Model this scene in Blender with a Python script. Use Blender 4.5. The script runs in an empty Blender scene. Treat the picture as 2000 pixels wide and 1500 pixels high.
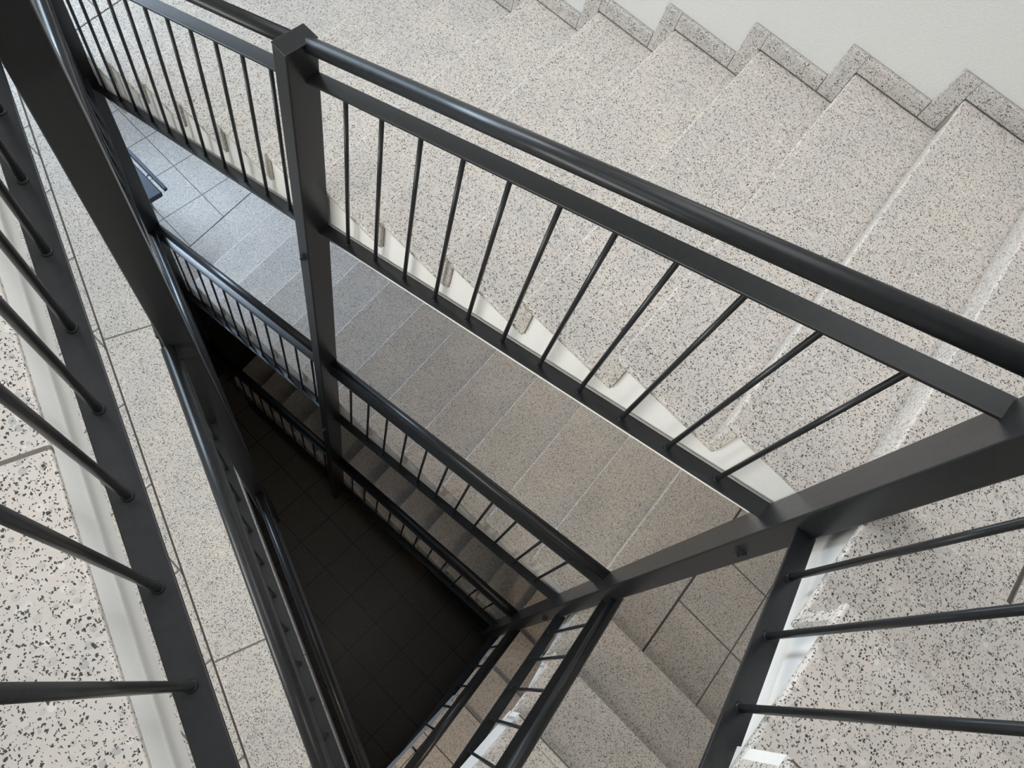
import bpy, bmesh, math, random
from mathutils import Vector, Matrix

random.seed(4)
SC = bpy.context.scene
COL = SC.collection
S = 1.1                      # metres per layout unit

# ------------------------------------------------------------------ camera
CR = ((-0.70517413, -0.68398118, 0.18681325),
      (-0.69776168, 0.62264762, -0.3541731),
      (0.12592891, -0.38010484, -0.91633085))
CP = Vector((0.21067987, 1.02909035, 1.68495764))
cam_data = bpy.data.cameras.new('camera')
cam = bpy.data.objects.new('camera', cam_data)
COL.objects.link(cam)
cam_data.sensor_width = 36.0
cam_data.lens = 36.0 * 1495.0 / 2000.0
cam_data.clip_start = 0.02
cam_data.clip_end = 100
right, down, fwd = Vector(CR[0]), Vector(CR[1]), Vector(CR[2])
M = Matrix.Identity(4)
for i in range(3):
    M[i][0] = right[i]
    M[i][1] = -down[i]
    M[i][2] = -fwd[i]
    M[i][3] = CP[i] * S
cam.matrix_world = M
SC.camera = cam

# ------------------------------------------------------------------ world, exposure
SC.view_settings.view_transform = 'Standard'
SC.view_settings.look = 'None'
SC.view_settings.gamma = 1.0
SC.view_settings.use_curve_mapping = False
SC.view_settings.exposure = 0.0
world = bpy.data.worlds.new('sky')
SC.world = world
world.use_nodes = True
wn = world.node_tree.nodes
wn['Background'].inputs[0].default_value = (0.72, 0.84, 1.0, 1)
wn['Background'].inputs[1].default_value = 1.2


def area_light(name, loc, target, sx, sy, power, color):
    d = bpy.data.lights.new(name, 'AREA')
    d.shape = 'RECTANGLE'
    d.size = sx
    d.size_y = sy
    d.energy = power
    d.color = color
    o = bpy.data.objects.new(name, d)
    COL.objects.link(o)
    o.location = Vector(loc) * S
    o.rotation_euler = (Vector(target) - Vector(loc)).to_track_quat('-Z', 'Y').to_euler()
    return o


# daylight entering the tall windows in the end wall; last come unseen warm lights without fixtures
area_light('daylight', (5.95, -0.45, 1.80), (0, 0.0, -0.6), 2.0, 1.7, 200, (0.95, 0.97, 1.0))
area_light('daylight', (5.95, -0.2, -0.28), (2.5, 0.2, -1.5), 2.0, 1.2, 200, (0.72, 0.85, 1.0))
area_light('daylight', (5.95, -0.2, -2.60), (1.5, -0.4, -3.3), 2.0, 1.1, 265, (0.68, 0.81, 1.0))
area_light('daylight', (1.85, 3.00, 2.0), (0.9, 0.2, -0.3), 3.2, 1.2, 28, (1.0, 0.97, 0.93))
area_light('daylight', (1.75, -1.72, 2.10), (1.3, 0.5, 0.2), 2.9, 1.4, 75, (1.0, 0.965, 0.92))
area_light('daylight', (1.85, 3.00, -0.35), (0.6, -0.5, -2.2), 3.2, 1.0, 135, (1.0, 0.94, 0.86))
area_light('rooflight', (0.9, -0.1, 3.28), (0.9, -0.1, 0), 3.0, 2.3, 62, (1.0, 0.97, 0.94))
area_light('unseen_warm_light', (0.8, -1.2, -1.15), (0.6, -0.45, -2.7), 2.0, 0.3, 6, (1.0, 0.90, 0.78))  # added light by the stair wall, no fixture, lifts the middle long flight
area_light('unseen_warm_light', (-0.95, 1.3, 0.24), (-0.8, 0.3, -2.0), 0.5, 0.5, 7, (1.0, 0.90, 0.80))  # added light hidden under the top landing, brightens the middle short flight
area_light('unseen_warm_light', (-1.1, 1.5, -1.95), (-1.0, 1.1, -4.0), 0.4, 0.4, 13, (1.0, 0.82, 0.6))

# ------------------------------------------------------------------ layout numbers
RUN, RISE = 0.32, 0.1515
TH = 0.024                   # tread slab thickness
WY, AW = 1.5374, 0.0981      # stair wall: y = -WY + AW x
AN, AN2 = 0.0862, 0.006
L1 = -11 * RISE
H = 2.329
L0 = L1 - H
L2 = 0.56
YE = -0.008                  # well-side end of the long flight's treads
HB = 4.37
LB = L1 - HB
TOPZ = 3.35
XO = -1.92                   # outer end of corner landings
U = Vector((-0.9385, 0.3453))        # direction of the slanted well side
NN = Vector((0.3453, 0.9385))
C2 = Vector((CP.x, CP.y))


def hyp(t, d):
    """point on the slanted side: t along, d away from the camera's plumb line"""
    return C2 + NN * (d - 0.0) + U * t


def hyp_at_x(x, d):
    p = hyp(0, d)
    t = (x - p.x) / U.x
    return p + U * t


def hyp_at_y(y, d):
    p = hyp(0, d)
    t = (y - p.y) / U.y
    return p + U * t


def nos_slope(k):
    return AN + AN2 * k


def nos_pt(k, y, back=0.0):
    """point of the nosing line of step k at depth y (negative towards wall)"""
    return Vector((k * RUN - back - nos_slope(k) * y, y))


def wall_pt(k, back=0.0, inset=0.0):
    a = nos_slope(k)
    x0 = k * RUN - back
    t = (WY - inset - AW * x0) / (1 + AW * a)
    return Vector((x0 + a * t, -t))


def wall_y(x):
    return -WY + AW * x


# ------------------------------------------------------------------ mesh helpers
class MB:
    def __init__(self):
        self.v, self.f = [], []

    def add(self, vs, fs):
        o = len(self.v)
        self.v += [Vector(p) for p in vs]
        self.f += [[i + o for i in f] for f in fs]
        return self

    def prism(self, pts, z0, z1):
        n = len(pts)
        a = sum(pts[i][0] * pts[(i + 1) % n][1] - pts[(i + 1) % n][0] * pts[i][1] for i in range(n))
        if a < 0:
            pts = list(reversed(pts))
        vs = [(p[0], p[1], z0) for p in pts] + [(p[0], p[1], z1) for p in pts]
        fs = [list(range(n))[::-1], list(range(n, 2 * n))]
        fs += [[i, (i + 1) % n, n + (i + 1) % n, n + i] for i in range(n)]
        return self.add(vs, fs)

    def box(self, x0, x1, y0, y1, z0, z1):
        return self.prism([(x0, y0), (x1, y0), (x1, y1), (x0, y1)], z0, z1)

    def loft(self, A, B):
        """closed loops A and B of equal length"""
        n = len(A)
        fs = [list(range(n)), list(range(n, 2 * n))[::-1]]
        fs += [[(i + 1) % n, i, n + i, n + (i + 1) % n] for i in range(n)]
        return self.add(list(A) + list(B), fs)

    def bar(self, a, b, w, h):
        """flat bar from a to b: a, b lie in the middle of its top face; w sideways, h down"""
        a, b = Vector(a), Vector(b)
        d = (b - a)
        side = Vector((-d.y, d.x, 0)).normalized() * (w / 2)
        dn = Vector((0, 0, -h))
        A = [a + side, a - side, a - side + dn, a + side + dn]
        B = [p + d for p in A]
        return self.loft(A, B)

    def tube(self, a, b, r, n=20, r2=None):
        a, b = Vector(a), Vector(b)
        r2 = r if r2 is None else r2
        d = (b - a).normalized()
        s = d.orthogonal().normalized()
        t = d.cross(s)
        A = [a + (s * math.cos(2 * math.pi * i / n) + t * math.sin(2 * math.pi * i / n)) * r for i in range(n)]
        B = [b + (s * math.cos(2 * math.pi * i / n) + t * math.sin(2 * math.pi * i / n)) * r2 for i in range(n)]
        return self.loft(A, B)

    def path_tube(self, pts, r, n=20):
        pts = [Vector(p) for p in pts]
        up = Vector((0, 0, 1))
        rings = []
        for i, p in enumerate(pts):
            d1 = (pts[i] - pts[i - 1]).normalized() if i else (pts[1] - pts[0]).normalized()
            d2 = (pts[i + 1] - pts[i]).normalized() if i + 1 < len(pts) else d1
            d = (d1 + d2).normalized()
            s = d.cross(up).normalized()
            t = s.cross(d)
            rings.append([p + (s * math.cos(2 * math.pi * j / n) + t * math.sin(2 * math.pi * j / n)) * r for j in range(n)])
        vs = [q for rg in rings for q in rg]
        fs = [list(range(n))[::-1], list(range((len(pts) - 1) * n, len(pts) * n))]
        for k in range(len(pts) - 1):
            fs += [[k * n + j, k * n + (j + 1) % n, (k + 1) * n + (j + 1) % n, (k + 1) * n + j] for j in range(n)]
        return self.add(vs, fs)

    def path_bar(self, pts, w, h):
        pts = [Vector(p) for p in pts]
        rings = []
        for i, p in enumerate(pts):
            d = (pts[min(i + 1, len(pts) - 1)] - pts[max(i - 1, 0)])
            side = Vector((-d.y, d.x, 0)).normalized() * (w / 2)
            dn = Vector((0, 0, -h))
            rings.append([p + side, p - side, p - side + dn, p + side + dn])
        vs = [q for rg in rings for q in rg]
        m = 4
        fs = [[0, 1, 2, 3][::-1], [len(vs) - 4 + j for j in range(4)]]
        for k in range(len(pts) - 1):
            fs += [[k * m + j, k * m + (j + 1) % m, (k + 1) * m + (j + 1) % m, (k + 1) * m + j] for j in range(m)]
        return self.add(vs, fs)

    def build(self, name, mat, parent=None, bevel=0.0, seg=2, smooth=False, kind=None):
        me = bpy.data.meshes.new(name)
        me.from_pydata([tuple(p * S) for p in self.v], [], self.f)
        bm = bmesh.new()
        bm.from_mesh(me)
        bmesh.ops.recalc_face_normals(bm, faces=bm.faces)
        bm.to_mesh(me)
        bm.free()
        o = bpy.data.objects.new(name, me)
        COL.objects.link(o)
        me.materials.append(mat)
        if smooth:
            for p in me.polygons:
                p.use_smooth = len(p.vertices) == 4
        if bevel:
            m = o.modifiers.new('edge', 'BEVEL')
            m.width = bevel * S
            m.segments = seg
            m.limit_method = 'ANGLE'
            m.angle_limit = math.radians(35)
        if parent:
            o.parent = parent
            o.matrix_parent_inverse = parent.matrix_world.inverted()
        if kind:
            o['kind'] = kind
        return o


def thing(name, label, cat, loc, group=None):
    o = bpy.data.objects.new(name, None)
    COL.objects.link(o)
    o.location = Vector(loc) * S
    o.empty_display_size = 0.1
    bpy.context.view_layer.update()
    o['label'] = label
    o['category'] = cat
    if group:
        o['group'] = group
    return o


# ------------------------------------------------------------------ materials
def mat_new(name):
    m = bpy.data.materials.new(name)
    m.use_nodes = True
    nt = m.node_tree
    b = nt.nodes['Principled BSDF']
    return m, nt, b


def N(nt, typ, **kw):
    n = nt.nodes.new(typ)
    for k, v in kw.items():
        setattr(n, k, v)
    return n


def math_node(nt, op, a, b=None):
    n = N(nt, 'ShaderNodeMath', operation=op)
    for i, x in enumerate((a, b)):
        if x is None:
            continue
        if isinstance(x, (int, float)):
            n.inputs[i].default_value = x
        else:
            nt.links.new(x, n.inputs[i])
    return n.outputs[0]


def mix_col(nt, fac, a, b, mode='MIX'):
    n = N(nt, 'ShaderNodeMix', data_type='RGBA', blend_type=mode)
    for sock, x in ((n.inputs[0], fac), (n.inputs[6], a), (n.inputs[7], b)):
        if isinstance(x, (int, float)):
            sock.default_value = x
        elif isinstance(x, tuple):
            sock.default_value = x if len(x) == 4 else (*x, 1)
        else:
            nt.links.new(x, sock)
    return n.outputs[2]


def ramp(nt, fac, stops):
    r = N(nt, 'ShaderNodeValToRGB')
    while len(r.color_ramp.elements) > 1:
        r.color_ramp.elements.remove(r.color_ramp.elements[-1])
    r.color_ramp.elements[0].position = stops[0][0]
    r.color_ramp.elements[0].color = (*stops[0][1], 1)
    for p, c in stops[1:]:
        e = r.color_ramp.elements.new(p)
        e.color = (*c, 1)
    nt.links.new(fac, r.inputs[0])
    return r.outputs[0]


def line_mask(nt, coord, offset, period, width):
    """1 on lines at offset + n*period (layout units), width in layout units"""
    a = math_node(nt, 'SUBTRACT', coord, offset * S)
    a = math_node(nt, 'DIVIDE', a, period * S)
    a = math_node(nt, 'ADD', a, 0.5)
    fr = math_node(nt, 'FRACT', a)
    fr = math_node(nt, 'SUBTRACT', fr, 0.5)
    fr = math_node(nt, 'ABSOLUTE', fr)
    return math_node(nt, 'LESS_THAN', fr, width / period / 2)


def terrazzo(name, joints=(), tint=(1, 1, 1), grout=(0.16, 0.14, 0.12)):
    """fine terrazzo: pale cement, grey / sand chips and small black chips.
    joints: list of (angle_deg, offset, period, width)"""
    m, nt, b = mat_new(name)
    geo = N(nt, 'ShaderNodeNewGeometry')
    pos = geo.outputs['Position']
    # sand and grey chips
    v1 = N(nt, 'ShaderNodeTexVoronoi', feature='F1')
    v1.inputs['Scale'].default_value = 66
    nt.links.new(pos, v1.inputs['Vector'])
    sep = N(nt, 'ShaderNodeSeparateColor')
    nt.links.new(v1.outputs['Color'], sep.inputs[0])
    chip = ramp(nt, sep.outputs[0], [(0.0, (0.42, 0.42, 0.41)), (0.25, (0.56, 0.52, 0.47)), (0.5, (0.64, 0.61, 0.57)),
                                     (0.75, (0.60, 0.555, 0.52)), (1.0, (0.73, 0.71, 0.67))])
    chipm = math_node(nt, 'LESS_THAN', v1.outputs['Distance'], 0.42)
    base = mix_col(nt, math_node(nt, 'MULTIPLY', chipm, 0.9), (0.63, 0.578, 0.534), chip)
    # broad unevenness
    nz = N(nt, 'ShaderNodeTexNoise')
    nz.inputs['Scale'].default_value = 5.0
    nz.inputs['Detail'].default_value = 3
    nt.links.new(pos, nz.inputs['Vector'])
    tone = ramp(nt, nz.outputs[0], [(0.3, (0.93, 0.94, 0.95)), (0.7, (1.05, 1.03, 1.0))])
    base = mix_col(nt, 1.0, base, tone, 'MULTIPLY')
    # black chips (two sizes), irregular outlines
    wz = N(nt, 'ShaderNodeTexNoise')
    wz.inputs['Scale'].default_value = 210
    wz.inputs['Detail'].default_value = 1
    nt.links.new(pos, wz.inputs['Vector'])
    wv = N(nt, 'ShaderNodeVectorMath', operation='SCALE')
    nt.links.new(wz.outputs['Color'], wv.inputs[0])
    wv.inputs['Scale'].default_value = 0.009
    wa = N(nt, 'ShaderNodeVectorMath', operation='ADD')
    nt.links.new(pos, wa.inputs[0])
    nt.links.new(wv.outputs[0], wa.inputs[1])
    wpos = wa.outputs[0]
    mask = None
    for sc_, thr, dist in ((140, 0.36, 0.34), (225, 0.40, 0.37)):
        v2 = N(nt, 'ShaderNodeTexVoronoi', feature='F1')
        v2.inputs['Scale'].default_value = sc_
        nt.links.new(wpos, v2.inputs['Vector'])
        s2 = N(nt, 'ShaderNodeSeparateColor')
        nt.links.new(v2.outputs['Color'], s2.inputs[0])
        pick = math_node(nt, 'LESS_THAN', s2.outputs[1], thr)
        near = math_node(nt, 'LESS_THAN', v2.outputs['Distance'], dist)
        mm = math_node(nt, 'MULTIPLY', pick, near)
        mask = mm if mask is None else math_node(nt, 'MAXIMUM', mask, mm)
    base = mix_col(nt, math_node(nt, 'MULTIPLY', mask, 0.95), base, (0.03, 0.028, 0.026))
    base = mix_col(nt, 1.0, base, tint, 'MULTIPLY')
    jm = None
    if joints:
        sx = N(nt, 'ShaderNodeSeparateXYZ')
        nt.links.new(pos, sx.inputs[0])
        for ang, off, per, wid in joints:
            c, s_ = math.cos(math.radians(ang)), math.sin(math.radians(ang))
            coord = math_node(nt, 'ADD', math_node(nt, 'MULTIPLY', sx.outputs[0], c), math_node(nt, 'MULTIPLY', sx.outputs[1], s_))
            lm = line_mask(nt, coord, off, per, wid)
            jm = lm if jm is None else math_node(nt, 'MAXIMUM', jm, lm)
        base = mix_col(nt, jm, base, grout)
    nt.links.new(base, b.inputs['Base Color'])
    b.inputs['Roughness'].default_value = 0.42
    b.inputs['Specular IOR Level'].default_value = 0.35
    return m


def steel():
    m, nt, b = mat_new('anthracite_paint')
    nz = N(nt, 'ShaderNodeTexNoise')
    nz.inputs['Scale'].default_value = 60
    nz.inputs['Detail'].default_value = 4
    geo = N(nt, 'ShaderNodeNewGeometry')
    nt.links.new(geo.outputs['Position'], nz.inputs['Vector'])
    col = ramp(nt, nz.outputs[0], [(0.3, (0.0165, 0.0172, 0.0182)), (0.75, (0.0215, 0.0224, 0.0236))])
    nt.links.new(col, b.inputs['Base Color'])
    r = math_node(nt, 'ADD', math_node(nt, 'MULTIPLY', nz.outputs[0], 0.14), 0.25)
    nt.links.new(r, b.inputs['Roughness'])
    b.inputs['Specular IOR Level'].default_value = 0.33
    return m


def plaster(name, col, rough=0.85, bump=0.15, scale=220):
    m, nt, b = mat_new(name)
    geo = N(nt, 'ShaderNodeNewGeometry')
    nz = N(nt, 'ShaderNodeTexNoise')
    nz.inputs['Scale'].default_value = scale
    nz.inputs['Detail'].default_value = 3
    nt.links.new(geo.outputs['Position'], nz.inputs['Vector'])
    c = ramp(nt, nz.outputs[0], [(0.3, tuple(x * 0.97 for x in col)), (0.7, tuple(min(1, x * 1.03) for x in col))])
    nt.links.new(c, b.inputs['Base Color'])
    b.inputs['Roughness'].default_value = rough
    b.inputs['Specular IOR Level'].default_value = 0.25
    bp = N(nt, 'ShaderNodeBump')
    bp.inputs['Strength'].default_value = bump
    bp.inputs['Distance'].default_value = 0.004
    nt.links.new(nz.outputs[0], bp.inputs['Height'])
    nt.links.new(bp.outputs[0], b.inputs['Normal'])
    return m


def plain(name, col, rough=0.5, spec=0.4):
    m, nt, b = mat_new(name)
    nz = N(nt, 'ShaderNodeTexNoise')
    nz.inputs['Scale'].default_value = 40
    c = ramp(nt, nz.outputs[0], [(0.3, tuple(x * 0.93 for x in col)), (0.7, tuple(x * 1.07 for x in col))])
    nt.links.new(c, b.inputs['Base Color'])
    b.inputs['Roughness'].default_value = rough
    b.inputs['Specular IOR Level'].default_value = spec
    return m


def pane_glass():
    m, nt, b = mat_new('window_glass')
    out = nt.nodes['Material Output']
    nt.nodes.remove(b)
    tr = N(nt, 'ShaderNodeBsdfTransparent')
    tr.inputs[0].default_value = (0.93, 0.96, 0.97, 1)
    gl = N(nt, 'ShaderNodeBsdfGlossy')
    gl.inputs['Roughness'].default_value = 0.02
    fr = N(nt, 'ShaderNodeFresnel')
    mx = N(nt, 'ShaderNodeMixShader')
    nt.links.new(fr.outputs[0], mx.inputs[0])
    nt.links.new(tr.outputs[0], mx.inputs[1])
    nt.links.new(gl.outputs[0], mx.inputs[2])
    nt.links.new(mx.outputs[0], out.inputs[0])
    return m


GRID = [(0, 0.31, 0.357, 0.0075), (90, -0.22, 0.365, 0.0075)]
CGRID = [(4.4, -1.065, 0.36, 0.008), (90, -0.37, 0.36, 0.008)]
BGRID = [(0, 0.104, 0.353, 0.009), (90, 0.215, 0.347, 0.009)]
ANG_U = math.degrees(math.atan2(U.y, U.x))
UOFF = lambda t: C2.dot(U) + t
M_TER = terrazzo('terrazzo_step')
M_TILE = terrazzo('terrazzo_tiles', GRID)
M_CORNER = terrazzo('terrazzo_corner_tiles', CGRID)
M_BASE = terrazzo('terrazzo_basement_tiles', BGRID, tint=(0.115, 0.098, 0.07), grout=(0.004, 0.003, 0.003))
M_STRIP1 = terrazzo('terrazzo_edge_strip', [(ANG_U, -1.615, 1.476, 0.0075)])
M_STRIP2 = terrazzo('terrazzo_top_edge_strip', [(ANG_U, -0.305, 1.476, 0.007)])
M_STEEL = steel()
M_WALL = plaster('wall_paint', (0.655, 0.640, 0.612), bump=0.35, scale=170)
M_FASC = plaster('stair_side_paint', (0.84, 0.82, 0.79), bump=0.05, rough=0.6)
M_CEIL = plaster('ceiling_paint', (0.82, 0.82, 0.80))
M_GROUT = plain('grout', (0.13, 0.12, 0.11), 0.9, 0.1)
M_SKIRT = terrazzo('terrazzo_skirting', tint=(0.84, 0.855, 0.87))
M_NAVY = plain('navy_vinyl', (0.022, 0.028, 0.045), 0.5)
M_FRAME = plain('window_frame_paint', (0.55, 0.56, 0.57), 0.4)
M_GLASS = pane_glass()
M_LEG = plain('chair_leg_steel', (0.25, 0.25, 0.26), 0.35)


# ------------------------------------------------------------------ setting: floors
def floor_object(name, polys, z, mats_, thick, under_poly):
    """tile fields and strips with thin gaps over a grout bed, on a painted slab"""
    slab = MB().prism(under_poly, z - thick, z - 0.022).build(name, M_FASC, kind='structure')
    bed = MB().prism(inset(under_poly, 0.004), z - 0.0215, z - 0.004).build('floor_grout_bed', M_GROUT, slab)
    for nm, pl, mt in polys:
        MB().prism(pl, z - 0.021, z).build(nm, mt, slab, bevel=0.004 if nm != 'tile_field' else 0.0015)
    return slab


def inset(poly, d):
    n = len(poly)
    pts = [Vector(p) for p in poly]
    a = sum(pts[i].x * pts[(i + 1) % n].y - pts[(i + 1) % n].x * pts[i].y for i in range(n))
    sgn = 1 if a > 0 else -1
    out = []
    for i in range(n):
        p0, p1, p2 = pts[i - 1], pts[i], pts[(i + 1) % n]
        d1 = (p1 - p0).normalized()
        d2 = (p2 - p1).normalized()
        n1 = Vector((-d1.y, d1.x)) * sgn
        n2 = Vector((-d2.y, d2.x)) * sgn
        bis = (n1 + n2)
        if bis.length < 1e-6:
            out.append(p1 + n1 * d)
            continue
        bis.normalize()
        out.append(p1 + bis * (d / max(0.3, bis.dot(n1))))
    return [tuple(p) for p in out]


XB = 5.60                    # end wall with the windows
DL = 2.05                    # left wall, distance from plumb line
DE = 0.242                   # slab edge on the slanted side
G = 0.0035


def landing(name, z, full, d_edge, xe, ys, seam_d, strip_mat, tile_mat):
    """landing slab beside the slanted side; full: reaches the foot of the flight too"""
    e_in = hyp_at_x(xe, d_edge)
    far = hyp_at_x(XB, DL)
    near = hyp_at_x(XO, DL)
    s_in = hyp_at_x(xe, d_edge + seam_d)
    if full:
        apex = hyp_at_y(0.0, d_edge)
        wseam = nos_pt(11, 0.0)
        under = [(xe, ys), (xe, e_in.y), tuple(apex), (10 * RUN - 0.041, 0.0),
                 tuple(wall_pt(10, 0.041)), (XB, wall_y(XB)), (XB, far.y), tuple(near), (XO, ys)]
        foot = [(10 * RUN - 0.040, 0.0), tuple(nos_pt(11, 0.0, G)), tuple(wall_pt(11, G, 0.01)), tuple(wall_pt(10, 0.040, 0.01))]
        sap = hyp_at_y(0.0, d_edge + seam_d)
        # strip along the slanted edge up to the apex
        strip = [(xe, e_in.y), tuple(apex), tuple(hyp_at_y(0.0, d_edge + seam_d - G)), (xe, s_in.y - 0.004)]
        a2 = nos_pt(11, 0.0, -G)
        field = [(xe - 0.0, s_in.y + 0.004), tuple(hyp_at_y(0.0, d_edge + seam_d + G)), (sap.x - 0.0, -G), (a2.x, -G), tuple(wall_pt(11, -G, 0.004)),
                 (XB - 0.01, wall_y(XB) + 0.01), (XB - 0.01, far.y - 0.01), (near.x + 0.01, near.y - 0.02), (XO + 0.01, ys + 0.32), (xe, ys + 0.32)]
        polys = [('landing_step_strip', foot, M_TER), ('edge_strip', strip, strip_mat), ('tile_field', field, tile_mat)]
    else:
        e_far = hyp_at_x(XB, d_edge)
        s_far = hyp_at_x(XB, d_edge + seam_d)
        under = [(xe, ys), (xe, e_in.y), (XB, e_far.y), (XB, far.y), tuple(near), (XO, ys)]
        strip = [(xe, e_in.y), (XB - 0.01, e_far.y), (XB - 0.01, s_far.y - 0.004), (xe, s_in.y - 0.004)]
        field = [(xe, s_in.y + 0.004), (XB - 0.01, s_far.y + 0.004), (XB - 0.01, far.y - 0.01), (near.x + 0.01, near.y - 0.02),
                 (XO + 0.01, ys + 0.32), (xe, ys + 0.32)]
        polys = [('edge_strip', strip, strip_mat), ('tile_field', field, tile_mat)]
    top_strip = [(xe, ys + 0.041), (xe, ys + 0.32 - 2 * G), (XO + 0.01, ys + 0.32 - 2 * G), (XO + 0.01, ys + 0.041)]
    polys.append(('landing_step_strip', top_strip, M_TER))
    return floor_object(name, polys, z, None, 0.238, under)


landing('floor', L2, False, 0.266, -0.312, 0.665, 0.25, M_STRIP2, M_TILE)
landing('floor.001', L1, True, DE, -0.36, 0.652, 0.229, M_STRIP1, M_TILE)
landing('floor.002', L0, True, DE, -0.36, 0.620, 0.229, M_STRIP1, M_TILE)
bp = [(XO, wall_y(XO)), (XB, wall_y(XB)), (XB, hyp_at_x(XB, DL).y), (XO, hyp_at_x(XO, DL).y)]
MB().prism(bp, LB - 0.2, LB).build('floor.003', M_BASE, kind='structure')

# ------------------------------------------------------------------ setting: walls, windows, ceiling
ZB = LB - 0.2
T = 0.18
def rseg(b, x0, x1, d0, d1, z0, z1):
    return b.prism([(x0, wall_y(x0) - d0), (x1, wall_y(x1) - d0), (x1, wall_y(x1) - d1), (x0, wall_y(x0) - d1)], z0, z1)


RW = (0.3, 3.2, 1.35, 2.80)
rw_ = MB()
rseg(rw_, XO - T, XB + T, 0, T, ZB, RW[2])
rseg(rw_, XO - T, RW[0], 0, T, RW[2], RW[3])
rseg(rw_, RW[1], XB + T, 0, T, RW[2], RW[3])
rseg(rw_, XO - T, XB + T, 0, T, RW[3], TOPZ)
rw_.build('wall_right', M_WALL, kind='structure')
fr = MB()
for q in range(3):
    c_ = RW[0] + 0.02 + (RW[1] - RW[0] - 0.04) * q / 2
    rseg(fr, c_ - 0.02, c_ + 0.02, 0.05, 0.10, RW[2], RW[3])
rseg(fr, RW[0], RW[1], 0.05, 0.10, RW[2], RW[2] + 0.04)
rseg(fr, RW[0], RW[1], 0.05, 0.10, RW[3] - 0.04, RW[3])
wr = fr.build('window_7', M_FRAME, kind='structure')
for q in range(2):
    a_ = RW[0] + 0.04 + (RW[1] - RW[0] - 0.04) * q / 2
    b_ = RW[0] + (RW[1] - RW[0] - 0.04) * (q + 1) / 2
    pb_ = MB()
    rseg(pb_, a_, b_, 0.072, 0.078, RW[2] + 0.04, RW[3] - 0.04)
    pb_.build('pane', M_GLASS, wr)
tL = (hyp_at_x(XB + T, DL) - hyp(0, DL)).dot(U)
tR = (hyp_at_x(XO - T, DL) - hyp(0, DL)).dot(U)


def lseg(b, t0, t1, d0, d1, z0, z1):
    return b.prism([tuple(hyp(t0, d0)), tuple(hyp(t1, d0)), tuple(hyp(t1, d1)), tuple(hyp(t0, d1))], z0, z1)


LW = [(-2.6, 0.9, 1.40, 2.62), (-2.6, 0.9, -0.85, 0.18)]
lw = MB()
zc = ZB
for t0, t1, z0, z1 in sorted(LW, key=lambda w: w[2]):
    lseg(lw, tL, tR, DL, DL + T, zc, z0)
    lseg(lw, tL, t0, DL, DL + T, z0, z1)
    lseg(lw, t1, tR, DL, DL + T, z0, z1)
    zc = z1
lseg(lw, tL, tR, DL, DL + T, zc, TOPZ)
lw.build('wall_left', M_WALL, kind='structure')
for i, (t0, t1, z0, z1) in enumerate(LW):
    fr = MB()
    n_ = 3
    for q in range(n_ + 1):
        c_ = t0 + 0.02 + (t1 - t0 - 0.04) * q / n_
        lseg(fr, c_ - 0.02, c_ + 0.02, DL + 0.05, DL + 0.10, z0, z1)
    lseg(fr, t0, t1, DL + 0.05, DL + 0.10, z0, z0 + 0.04)
    lseg(fr, t0, t1, DL + 0.05, DL + 0.10, z1 - 0.04, z1)
    w = fr.build('window_%d' % (i + 5), M_FRAME, kind='structure')
    for q in range(n_):
        a_ = t0 + 0.02 + (t1 - t0 - 0.04) * q / n_ + 0.02
        b_ = t0 + 0.02 + (t1 - t0 - 0.04) * (q + 1) / n_ - 0.02
        MB().prism([tuple(hyp(a_, DL + 0.072)), tuple(hyp(b_, DL + 0.072)), tuple(hyp(b_, DL + 0.078)), tuple(hyp(a_, DL + 0.078))], z0 + 0.04, z1 - 0.04).build('pane', M_GLASS, w)
MB().box(XO - T, XO, wall_y(XO), hyp_at_x(XO, DL).y, ZB, TOPZ).build('wall_front', M_WALL, kind='structure')
# end wall with three window openings
ya, yb = wall_y(XB), hyp_at_x(XB, DL).y
WINS = [(ya + 0.12, yb - 0.12, 0.85, 2.75), (ya + 0.12, yb - 0.12, -0.92, 0.36), (ya + 0.12, yb - 0.12, -3.20, -2.0)]
wb = MB()
zc = ZB
for (y0, y1, z0, z1) in sorted(WINS, key=lambda w: w[2]):
    wb.box(XB, XB + T, ya, yb, zc, z0)
    wb.box(XB, XB + T, ya, y0, z0, z1)
    wb.box(XB, XB + T, y1, yb, z0, z1)
    zc = z1
wb.box(XB, XB + T, ya, yb, zc, TOPZ)
wb.build('wall_back', M_WALL, kind='structure')
for i, (y0, y1, z0, z1) in enumerate(WINS):
    fr = MB()
    ym = (y0 + y1) / 2
    for a, b_ in ((y0, y0 + 0.04), (ym - 0.025, ym + 0.025), (y1 - 0.04, y1)):
        fr.box(XB + 0.05, XB + 0.10, a, b_, z0, z1)
    fr.box(XB + 0.05, XB + 0.10, y0, y1, z0, z0 + 0.04)
    fr.box(XB + 0.05, XB + 0.10, y0, y1, z1 - 0.04, z1)
    w = fr.build('window_%d' % (i + 1), M_FRAME, kind='structure')
    for a, b_ in ((y0 + 0.04, ym - 0.025), (ym + 0.025, y1 - 0.04)):
        MB().box(XB + 0.072, XB + 0.078, a, b_, z0 + 0.04, z1 - 0.04).build('pane', M_GLASS, w)
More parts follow.
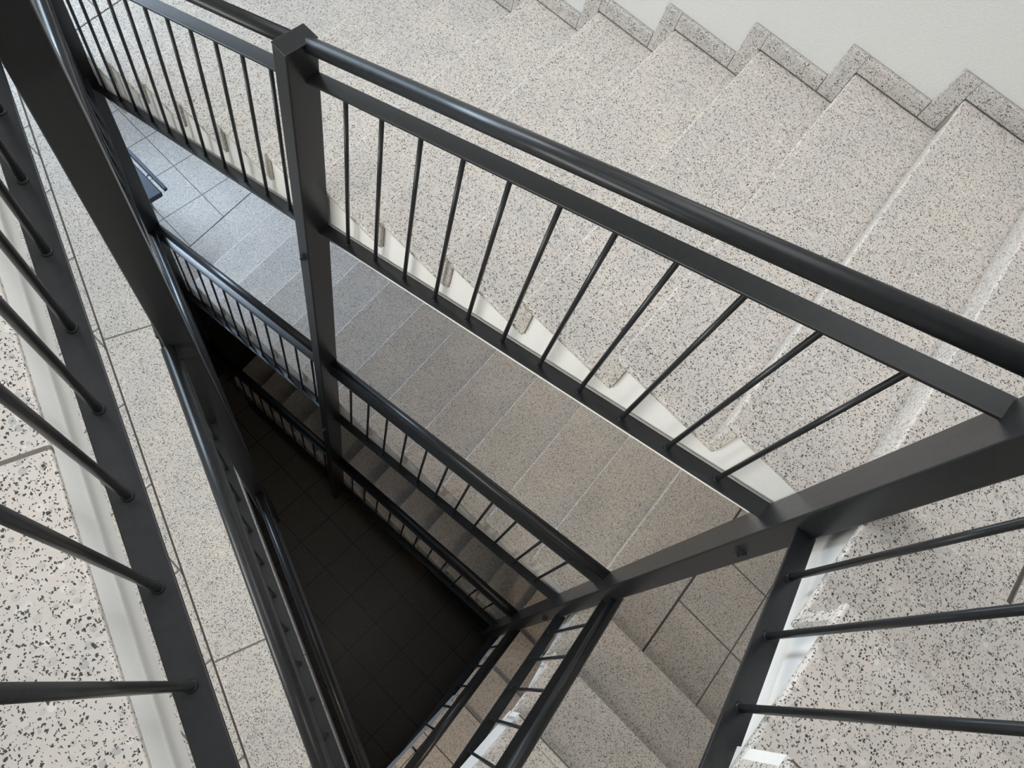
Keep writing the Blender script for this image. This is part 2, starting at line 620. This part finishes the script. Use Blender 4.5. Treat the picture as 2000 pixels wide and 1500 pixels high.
# ceiling with a flat rooflight opening above the well
sx0, sx1, sy0, sy1 = -0.6, 2.4, -1.25, 1.05
cb = MB()
cy0, cy1 = wall_y(XO) - 0.3, hyp_at_x(XO, DL).y + 0.3
cb.box(XO - T, sx0, cy0, cy1, TOPZ, TOPZ + 0.12)
cb.box(sx1, XB + T, cy0, cy1, TOPZ, TOPZ + 0.12)
cb.box(sx0, sx1, cy0, sy0, TOPZ, TOPZ + 0.12)
cb.box(sx0, sx1, sy1, cy1, TOPZ, TOPZ + 0.12)
cb.build('ceiling', M_CEIL, kind='structure')
rl = MB()
for a in (sx0, (sx0 + sx1) / 2 - 0.02, sx1 - 0.04):
    rl.box(a, a + 0.04, sy0, sy1, TOPZ + 0.04, TOPZ + 0.09)
rl.box(sx0, sx1, sy0, sy0 + 0.04, TOPZ + 0.04, TOPZ + 0.09)
rl.box(sx0, sx1, sy1 - 0.04, sy1, TOPZ + 0.04, TOPZ + 0.09)
rw = rl.build('window_4', M_FRAME, kind='structure')
MB().box(sx0 + 0.04, (sx0 + sx1) / 2 - 0.02, sy0 + 0.04, sy1 - 0.04, TOPZ + 0.062, TOPZ + 0.068).build('pane', M_GLASS, rw)
MB().box((sx0 + sx1) / 2 + 0.02, sx1 - 0.04, sy0 + 0.04, sy1 - 0.04, TOPZ + 0.062, TOPZ + 0.068).build('pane', M_GLASS, rw)


# ------------------------------------------------------------------ stair flights
def skirting(dz):
    b = MB()
    t = 0.02

    def seg(x0, x1, z0, z1):
        b.prism([(x0, wall_y(x0) + 0.001), (x1, wall_y(x1) + 0.001), (x1, wall_y(x1) + t), (x0, wall_y(x0) + t)], z0, z1)
    for k in range(10, -1, -1):
        xk = wall_pt(k).x
        xn = wall_pt(k - 1).x
        z = -k * RISE + dz
        seg(xn + 0.0712, xk + 0.0688 if k == 10 else xk, z + 0.006, z + 0.074)
        seg(xn, xn + 0.070, z + 0.006, z + RISE + 0.074)
    z = RISE + dz
    seg(XO, wall_pt(-1).x - 0.001, z + 0.006, z + 0.074)
    x10 = wall_pt(10).x
    z = -11 * RISE + dz
    seg(x10, x10 + 0.070, z + 0.006, z + RISE + 0.074)
    seg(x10 + 0.0712, XB, z + 0.006, z + 0.074)
    return b.build('baseboard_right', M_SKIRT, bevel=0.004, kind='structure')


def staircase(dz, label, P):
    root = thing('staircase', label, 'stairs', (1.6, -0.7, L1 + dz), 'terrazzo stair flights, one above the other')
    # long flight
    for k in range(10, -1, -1):
        z = -k * RISE + dz
        f0, f1 = nos_pt(k, YE), wall_pt(k, 0, 0.004)
        b1, b0 = wall_pt(k - 1, 0.041, 0.004), nos_pt(k - 1, YE, 0.041)
        MB().prism([tuple(f0), tuple(b0), tuple(b1), tuple(f1)], z - TH, z).build('tread', M_TER, root, bevel=0.007, seg=3)
    for k in range(10, -2, -1):
        z1 = -k * RISE + dz - TH + 0.0005
        z0 = -(k + 1) * RISE + dz
        q = [nos_pt(k, YE, 0.014), wall_pt(k, 0.014, 0.004), wall_pt(k, 0.041, 0.004), nos_pt(k, YE, 0.041)]
        if k == 10:
            z0 += 0.0
        MB().prism([tuple(p) for p in q], z0 + 0.0005, z1).build('riser', M_TER, root, bevel=0.002)
    # painted body under the long flight (side face set back from the tread ends)
    A, B = [], []
    yw = -0.022

    def both(k, back, z):
        A.append(Vector((*nos_pt(k, yw, back), z + dz)))
        B.append(Vector((*wall_pt(k, back, 0.002), z + dz)))
    for k in range(10, -2, -1):
        both(k, 0.0425, -(k + 1) * RISE - TH - 0.001)
        both(k, 0.0425, -k * RISE - TH - 0.001)
    both(-2, 0.041, RISE - TH - 0.001)
    zb = lambda k: -0.414 - 0.4697 * RUN * k
    both(-2, 0.041, zb(-1.2))
    both(-0.9, 0.0, zb(-0.9))
    both(10.7, 0.0, zb(10.7) + 0.0)
    both(10.7, 0.0, -11 * RISE - TH - 0.001)
    MB().loft(A, B).build('stringer', M_FASC, root)
    # corner landing
    zc = RISE + dz
    y1 = P['bY'][0] + 0.041
    ed = P['edge']
    xj = lambda y: -0.70 - 0.0774 * (y + 0.064)
    yw_ = wall_y(-0.55) + 0.006
    g = 0.004
    sa = [tuple(nos_pt(-1, 0.0)), (ed(y1) - 0.012, 0.012), (ed(y1), y1), (xj(y1) + g, y1), (xj(yw_) + g, yw_), tuple(wall_pt(-1, 0, 0.004))]
    MB().prism(sa, zc - TH, zc).build('corner_landing_strip', M_TER, root, bevel=0.006, seg=3)
    sf = [(xj(y1) - g, y1), (xj(yw_) - g, yw_), (XO + 0.005, wall_y(XO) + 0.004), (XO + 0.005, y1)]
    MB().prism(sf, zc - TH, zc).build('corner_landing_tiles', M_CORNER, root, bevel=0.002)
    MB().prism(inset([(ed(y1) - 0.05, y1 - 0.01), (XO + 0.02, y1 - 0.01), (XO + 0.02, wall_y(XO) + 0.03), (-0.52, wall_y(-0.52) + 0.03)], 0.0), zc - TH + 0.001, zc - 0.006).build('corner_grout', M_GROUT, root)
    under = [(ed(0) - 0.35, 0.0), (ed(y1) - 0.03, y1 - 0.002), (XO + 0.005, y1 - 0.002), (XO + 0.005, wall_y(XO) + 0.006), tuple(wall_pt(-2, 0.1, 0.006))]
    MB().prism(under, zc - 0.22, zc - TH - 0.001).build('corner_slab', M_FASC, root)
    # short flight up to the next landing
    bY, bZ = P['bY'], P['bZ']
    for j in (0, 1, 2):
        y = bY[j]
        z = bZ[j] + dz
        yb_ = bY[j + 1] + 0.041 if j < 2 else y + 0.060
        if j < 2:
            MB().prism([(ed(y), y), (ed(yb_), yb_), (XO + 0.005, yb_), (XO + 0.005, y)], z - TH, z).build('tread', M_TER, root, bevel=0.007, seg=3)
        else:
            MB().prism([(ed(y), y), (ed(yb_), y + 0.033), (XO + 0.005, y + 0.033), (XO + 0.005, y)], z - TH, z).build('tread', M_TER, root, bevel=0.007, seg=3)
        zl = (RISE if j == 0 else bZ[j - 1]) + dz
        MB().prism([(ed(y + .014), y + 0.014), (ed(y + .041), y + 0.0405), (XO + 0.005, y + 0.0405), (XO + 0.005, y + 0.014)], zl + 0.0005, z - TH + 0.0005).build('riser', M_TER, root, bevel=0.002)
    A, B = [], []
    prev = RISE
    for j in (0, 1, 2):
        y = bY[j] + 0.0425
        for zz in (prev - TH - 0.001, bZ[j] - TH - 0.001):
            A.append(Vector((ed(y) - 0.03, y, zz + dz)))
            B.append(Vector((XO + 0.005, y, zz + dz)))
        prev = bZ[j]
    y = bY[2] + 0.044
    for yy, zz in ((y + 0.001, prev - 0.21), (y, prev - 0.215), (bY[0] + 0.0425, RISE - 0.215)):
        A.append(Vector((ed(yy) - 0.03, yy, zz + dz)))
        B.append(Vector((XO + 0.005, yy, zz + dz)))
    MB().loft(A, B).build('stringer', M_FASC, root)
    return root


P_TOP = dict(bY=[0.02, 0.35, 0.672], bZ=[0.288, 0.424, L2], edge=lambda y: -0.304 - 0.02 * (y - 0.38))
P_MID = dict(bY=[0.005, 0.338, 0.661], bZ=[0.322, 0.4925, 0.662], edge=lambda y: -0.333 - 0.085 * (y - 0.373))
P_LOW = dict(bY=[-0.03, 0.307, 0.63], bZ=[0.226, 0.30, L0 + HB], edge=lambda y: -0.333 - 0.085 * (y - 0.373))
staircase(0.0, 'brightly lit speckled terrazzo stairs along the white wall, the topmost flight', P_TOP)
staircase(-H, 'half-shaded speckled terrazzo stairs seen below the upper railing, the middle flight', P_MID)
staircase(-HB, 'dark terrazzo stairs deep in shadow at the bottom of the stairwell', P_LOW)
for d_ in (0.0, -H, -HB):
    skirting(d_)


# ------------------------------------------------------------------ newel posts
def bolt(parent, loc, axis, r=0.013):
    a = Vector(axis).normalized()
    loc = Vector(loc)
    b = MB().tube(loc - a * 0.002, loc + a * 0.004, r * 1.35, 20)
    b.tube(loc + a * 0.004, loc + a * 0.014, r, 6)
    b.tube(loc + a * 0.014, loc + a * 0.022, r * 0.55, 12)
    return b.build('bolt', M_STEEL, parent)


def newel(label, x, y, ux, hx, hy, z0, z1, bolts=()):
    """rectangular tube post; ux = unit vector of its narrow half-size hx"""
    root = thing('newel_post', label, 'post', (x, y, z0), 'stair posts around the well')
    ux = Vector(ux).normalized()
    uy = Vector((-ux.y, ux.x))
    c = Vector((x, y))

    def rect(a, b_):
        return [tuple(c + ux * sx * a + uy * sy * b_) for sx, sy in ((1, 1), (-1, 1), (-1, -1), (1, -1))]
    MB().prism(rect(hx, hy), z0, z1 - 0.004).build('shaft', M_STEEL, root, bevel=0.005, seg=3)
    MB().prism(rect(hx + 0.001, hy + 0.001), z1 - 0.006, z1).build('cap', M_STEEL, root, bevel=0.003, seg=2)
    for loc, ax in bolts:
        bolt(root, loc, ax)
    return root


P1 = (1.56, 0.0471)
P2 = (-0.267, 0.0579)
P3 = (3.393, 0.045)
P4c = C2 - U * 1.31 + NN * 0.143
P5 = (-0.335, 1.445)
newel('dark steel post halfway along the long railing with an exposed flat cap, crossing all storeys', P1[0], P1[1], (1, 0), 0.0304, 0.0567, -5.62, -0.02,
      [((1.552, P1[1] + 0.0567, -1.13), (0, 1, 0)), ((1.552, P1[1] + 0.0567, -1.13 - H), (0, 1, 0))])
newel('dark steel corner post running diagonally, where the long and short railings meet', P2[0], P2[1], (1, 0), 0.0329, 0.0654, -4.62, 1.12,
      [((-0.268, P2[1] + 0.0654, -0.21), (0, 1, 0)), ((-0.272, P2[1] + 0.0654, -2.50), (0, 1, 0))])
p3 = newel('dark steel post with round bolted plate at the acute corner of the well', P3[0], P3[1], (1, 0), 0.0300, 0.050, LB, L2 + 0.80,
           [((3.39, P3[1] + 0.050, -1.93), (0, 1, 0))])
pl_ = MB().tube((3.355, 0.02, -1.86), (3.364, 0.02, -1.86), 0.062, 32)
pl_.tube((3.335, 0.0, -1.90), (3.364, 0.0, -1.90), 0.022, 6)
pl_.build('mounting_plate', M_STEEL, p3)
newel('broad dark steel post close up beside the landing railing, rising out of sight', P4c.x, P4c.y, -U, 0.0300, 0.047, L0 - 0.30, L2 + 0.80)
newel('dark steel post at the blunt corner of the well, foot lost in the dark', P5[0], P5[1], (1, 0), 0.0306, 0.057, L0 - 0.42, L2 + 0.80)


# ------------------------------------------------------------------ railings
GR = 'steel railing panels around the stairwell'


def add_baluster(parent, xy, z0, z1, r=0.0073):
    x, y = xy
    b = MB().tube((x, y, z0), (x, y, z1), r, 14)
    b.tube((x, y, z0), (x, y, z0 + 0.007), 0.0115, 14, 0.0085)
    return b.build('baluster', M_STEEL, parent, smooth=True)


def railing(label, a, b, zb, zt, zh, ts, knee=None):
    """panel from plan point a to b. zb, zt, zh: functions of the fraction s for bottom rail top, flat upper rail top, tube centre;
    ts: fractions of the balusters; knee: fractions where the pitch changes"""
    a, b = Vector(a), Vector(b)
    root = thing('stair_railing', label, 'railing', (*(a + b) / 2, zb(0.5) - 0.04), GR)
    ss = [0.0] + (knee or []) + [1.0]
    p = lambda s, f: Vector((*(a + (b - a) * s), f(s)))
    MB().path_tube([p(s, zh) for s in ss], 0.0238, 28).build('handrail', M_STEEL, root, smooth=True)
    MB().path_bar([p(s, zt) for s in ss], 0.056, 0.010).build('upper_rail', M_STEEL, root, bevel=0.002)
    MB().path_bar([p(s, zb) for s in ss], 0.052, 0.010).build('bottom_rail', M_STEEL, root, bevel=0.002)
    for s in ts:
        q = a + (b - a) * s
        add_baluster(root, q, zb(s) - 0.002, zt(s) - 0.008)
    return root


YR, MP = 0.0155, 0.4697


def long_panels(dz, names):
    # upper half: corner post to middle post
    xa, xb = P2[0] + 0.012, P1[0] - 0.014
    lin = lambda x0, x1, c: (lambda s: c - MP * (x0 + (x1 - x0) * s) + dz)
    ts = [((-0.10 + 0.149 * i) - xa) / (xb - xa) for i in range(11)]
    railing(names[0], (xa, YR), (xb, YR), lin(xa, xb, -0.262), lin(xa, xb, 0.561), lin(xa, xb, 0.6804), ts)
    xa, xb = P1[0] + 0.014, P3[0] - 0.014
    ts = [((1.741 + 0.1512 * i) - xa) / (xb - xa) for i in range(11)]
    railing(names[1], (xa, YR), (xb, YR), lin(xa, xb, -0.285), lin(xa, xb, 0.545), lin(xa, xb, 0.672), ts)


long_panels(0.0, ['long sloping railing nearest the bright stairs, between corner post and capped post',
                  'sloping railing beside the lower end of the bright stairs, beyond the capped post'])
long_panels(-H, ['sloping railing of the half-shaded middle stairs, between corner post and capped post',
                 'sloping railing of the middle stairs, behind the capped post near the tiled lower landing'])
long_panels(-HB, ['sloping railing of the dark bottom stairs, ending low on the corner post',
                  'nearly black railing of the bottom stairs, behind the foot of the capped post'])


def short_panel(dz, label, rx, zb, zt, zh, ys, yknee=None):
    ya_, yb_ = P2[1] + 0.040, P5[1] - 0.045
    a, b = Vector((rx(ya_), ya_)), Vector((rx(yb_), yb_))
    Y = lambda s: ya_ + (yb_ - ya_) * s
    ts = [(y - ya_) / (yb_ - ya_) for y in ys]
    railing(label, a, b, lambda s: zb(Y(s)) + dz, lambda s: zt(Y(s)) + dz, lambda s: zh(Y(s)) + dz, ts,
            [(yknee - ya_) / (yb_ - ya_)] if yknee else None)


kn = 0.86
cl = lambda f: (lambda y: f(min(y, kn)))
short_panel(0.0, 'steep close railing with white stair side showing behind its bottom rail',
            lambda y: -0.285 - 0.02 * (y - 0.25), cl(lambda y: 0.161 + 0.53 * (y - 0.254)),
            cl(lambda y: 0.96 + 0.53 * (y - 0.254)), cl(lambda y: 1.08 + 0.53 * (y - 0.254)), [0.267 + 0.169 * i for i in range(7)], kn)
short_panel(-H, 'short railing at the foot of the corner post beside the middle stairs turning up',
            lambda y: -0.3015 - 0.0774 * (y - 0.1), lambda y: 0.0077 + 0.356 * y,
            lambda y: 0.815 + 0.356 * y, lambda y: 0.924 + 0.375 * y, [0.222 + 0.1655 * i for i in range(7)])
short_panel(-HB, 'lowest short railing beside the dark well, its handrail edged by a thin highlight',
            lambda y: -0.3015 - 0.0774 * (y - 0.1), lambda y: 0.0 + 0.16 * y,
            lambda y: 0.78 + 0.16 * y, lambda y: 0.89 + 0.17 * y, [0.222 + 0.1655 * i for i in range(7)])


def flat_panels(d, zb, zt, zh, names, t0):
    tP4, tP5, tP3 = -1.31, None, None
    pa = hyp(-1.31 + 0.030, d)
    pb = hyp_at_x(P5[0] + 0.031, d)
    tb = (pb - hyp(0, d)).dot(U)
    ta = -1.28
    k = [t0 + 0.15 * i for i in range(-12, 12) if ta + 0.06 < t0 + 0.15 * i < tb - 0.06]
    railing(names[0], pa, pb, lambda s: zb, lambda s: zt, lambda s: zh, [(t - ta) / (tb - ta) for t in k])
    pa = Vector((P3[0] - 0.020, P3[1] + 0.018))
    ta = (pa - hyp(0, d)).dot(U)
    pb = hyp(-1.31 - 0.020, d)
    tb = -1.34
    k = [ta + 0.10 + 0.15 * i for i in range(40) if ta + 0.10 + 0.15 * i < tb - 0.06]
    railing(names[1], pa, pb, lambda s: zb, lambda s: zt, lambda s: zh, [(t - ta) / (tb - ta) for t in k])


toff = -C2.dot(U)
flat_panels(0.212, 0.445, 1.265, 1.375, ['near landing railing whose thick rods fan out over the coarse terrazzo floor',
                                       'landing railing above the acute corner, beyond the broad close-up post'], -0.085 + toff)
flat_panels(0.183, -1.79, -1.05, -0.93, ['railing of the pale lower landing seen end-on from above, rods as short ticks',
                                         'railing of the pale lower landing hidden behind the broad close-up post'], 0.0 + toff)
flat_panels(0.140, -1.79 - H, -1.05 - H, -0.93 - H, ['deepest landing railing bordering the black tiled well floor',
                                                     'deepest landing railing leading to the acute corner post'], 0.0 + toff)

# ------------------------------------------------------------------ chair on the lower landing
ch = thing('chair', 'navy chair on the pale tiled landing, only its corner showing behind the post', 'chair', (4.1, -0.1, L0))
zs = L0 + 0.38
MB().box(3.825, 4.30, -0.268, 0.14, zs - 0.05, zs).build('seat', M_NAVY, ch, bevel=0.012, seg=3)
MB().box(3.83, 4.30, -0.318, -0.290, zs - 0.02, zs + 0.012).build('back_rail', M_NAVY, ch, bevel=0.006)
for x_ in (4.02, 4.24):
    for y_ in (-0.22, 0.09):
        MB().tube((x_, y_, L0), (x_, y_, zs - 0.02), 0.011, 12).build('leg', M_LEG, ch, smooth=True)
    MB().tube((x_, -0.300, zs - 0.01), (x_, -0.24, zs - 0.01), 0.008, 10).build('bracket', M_LEG, ch, smooth=True)
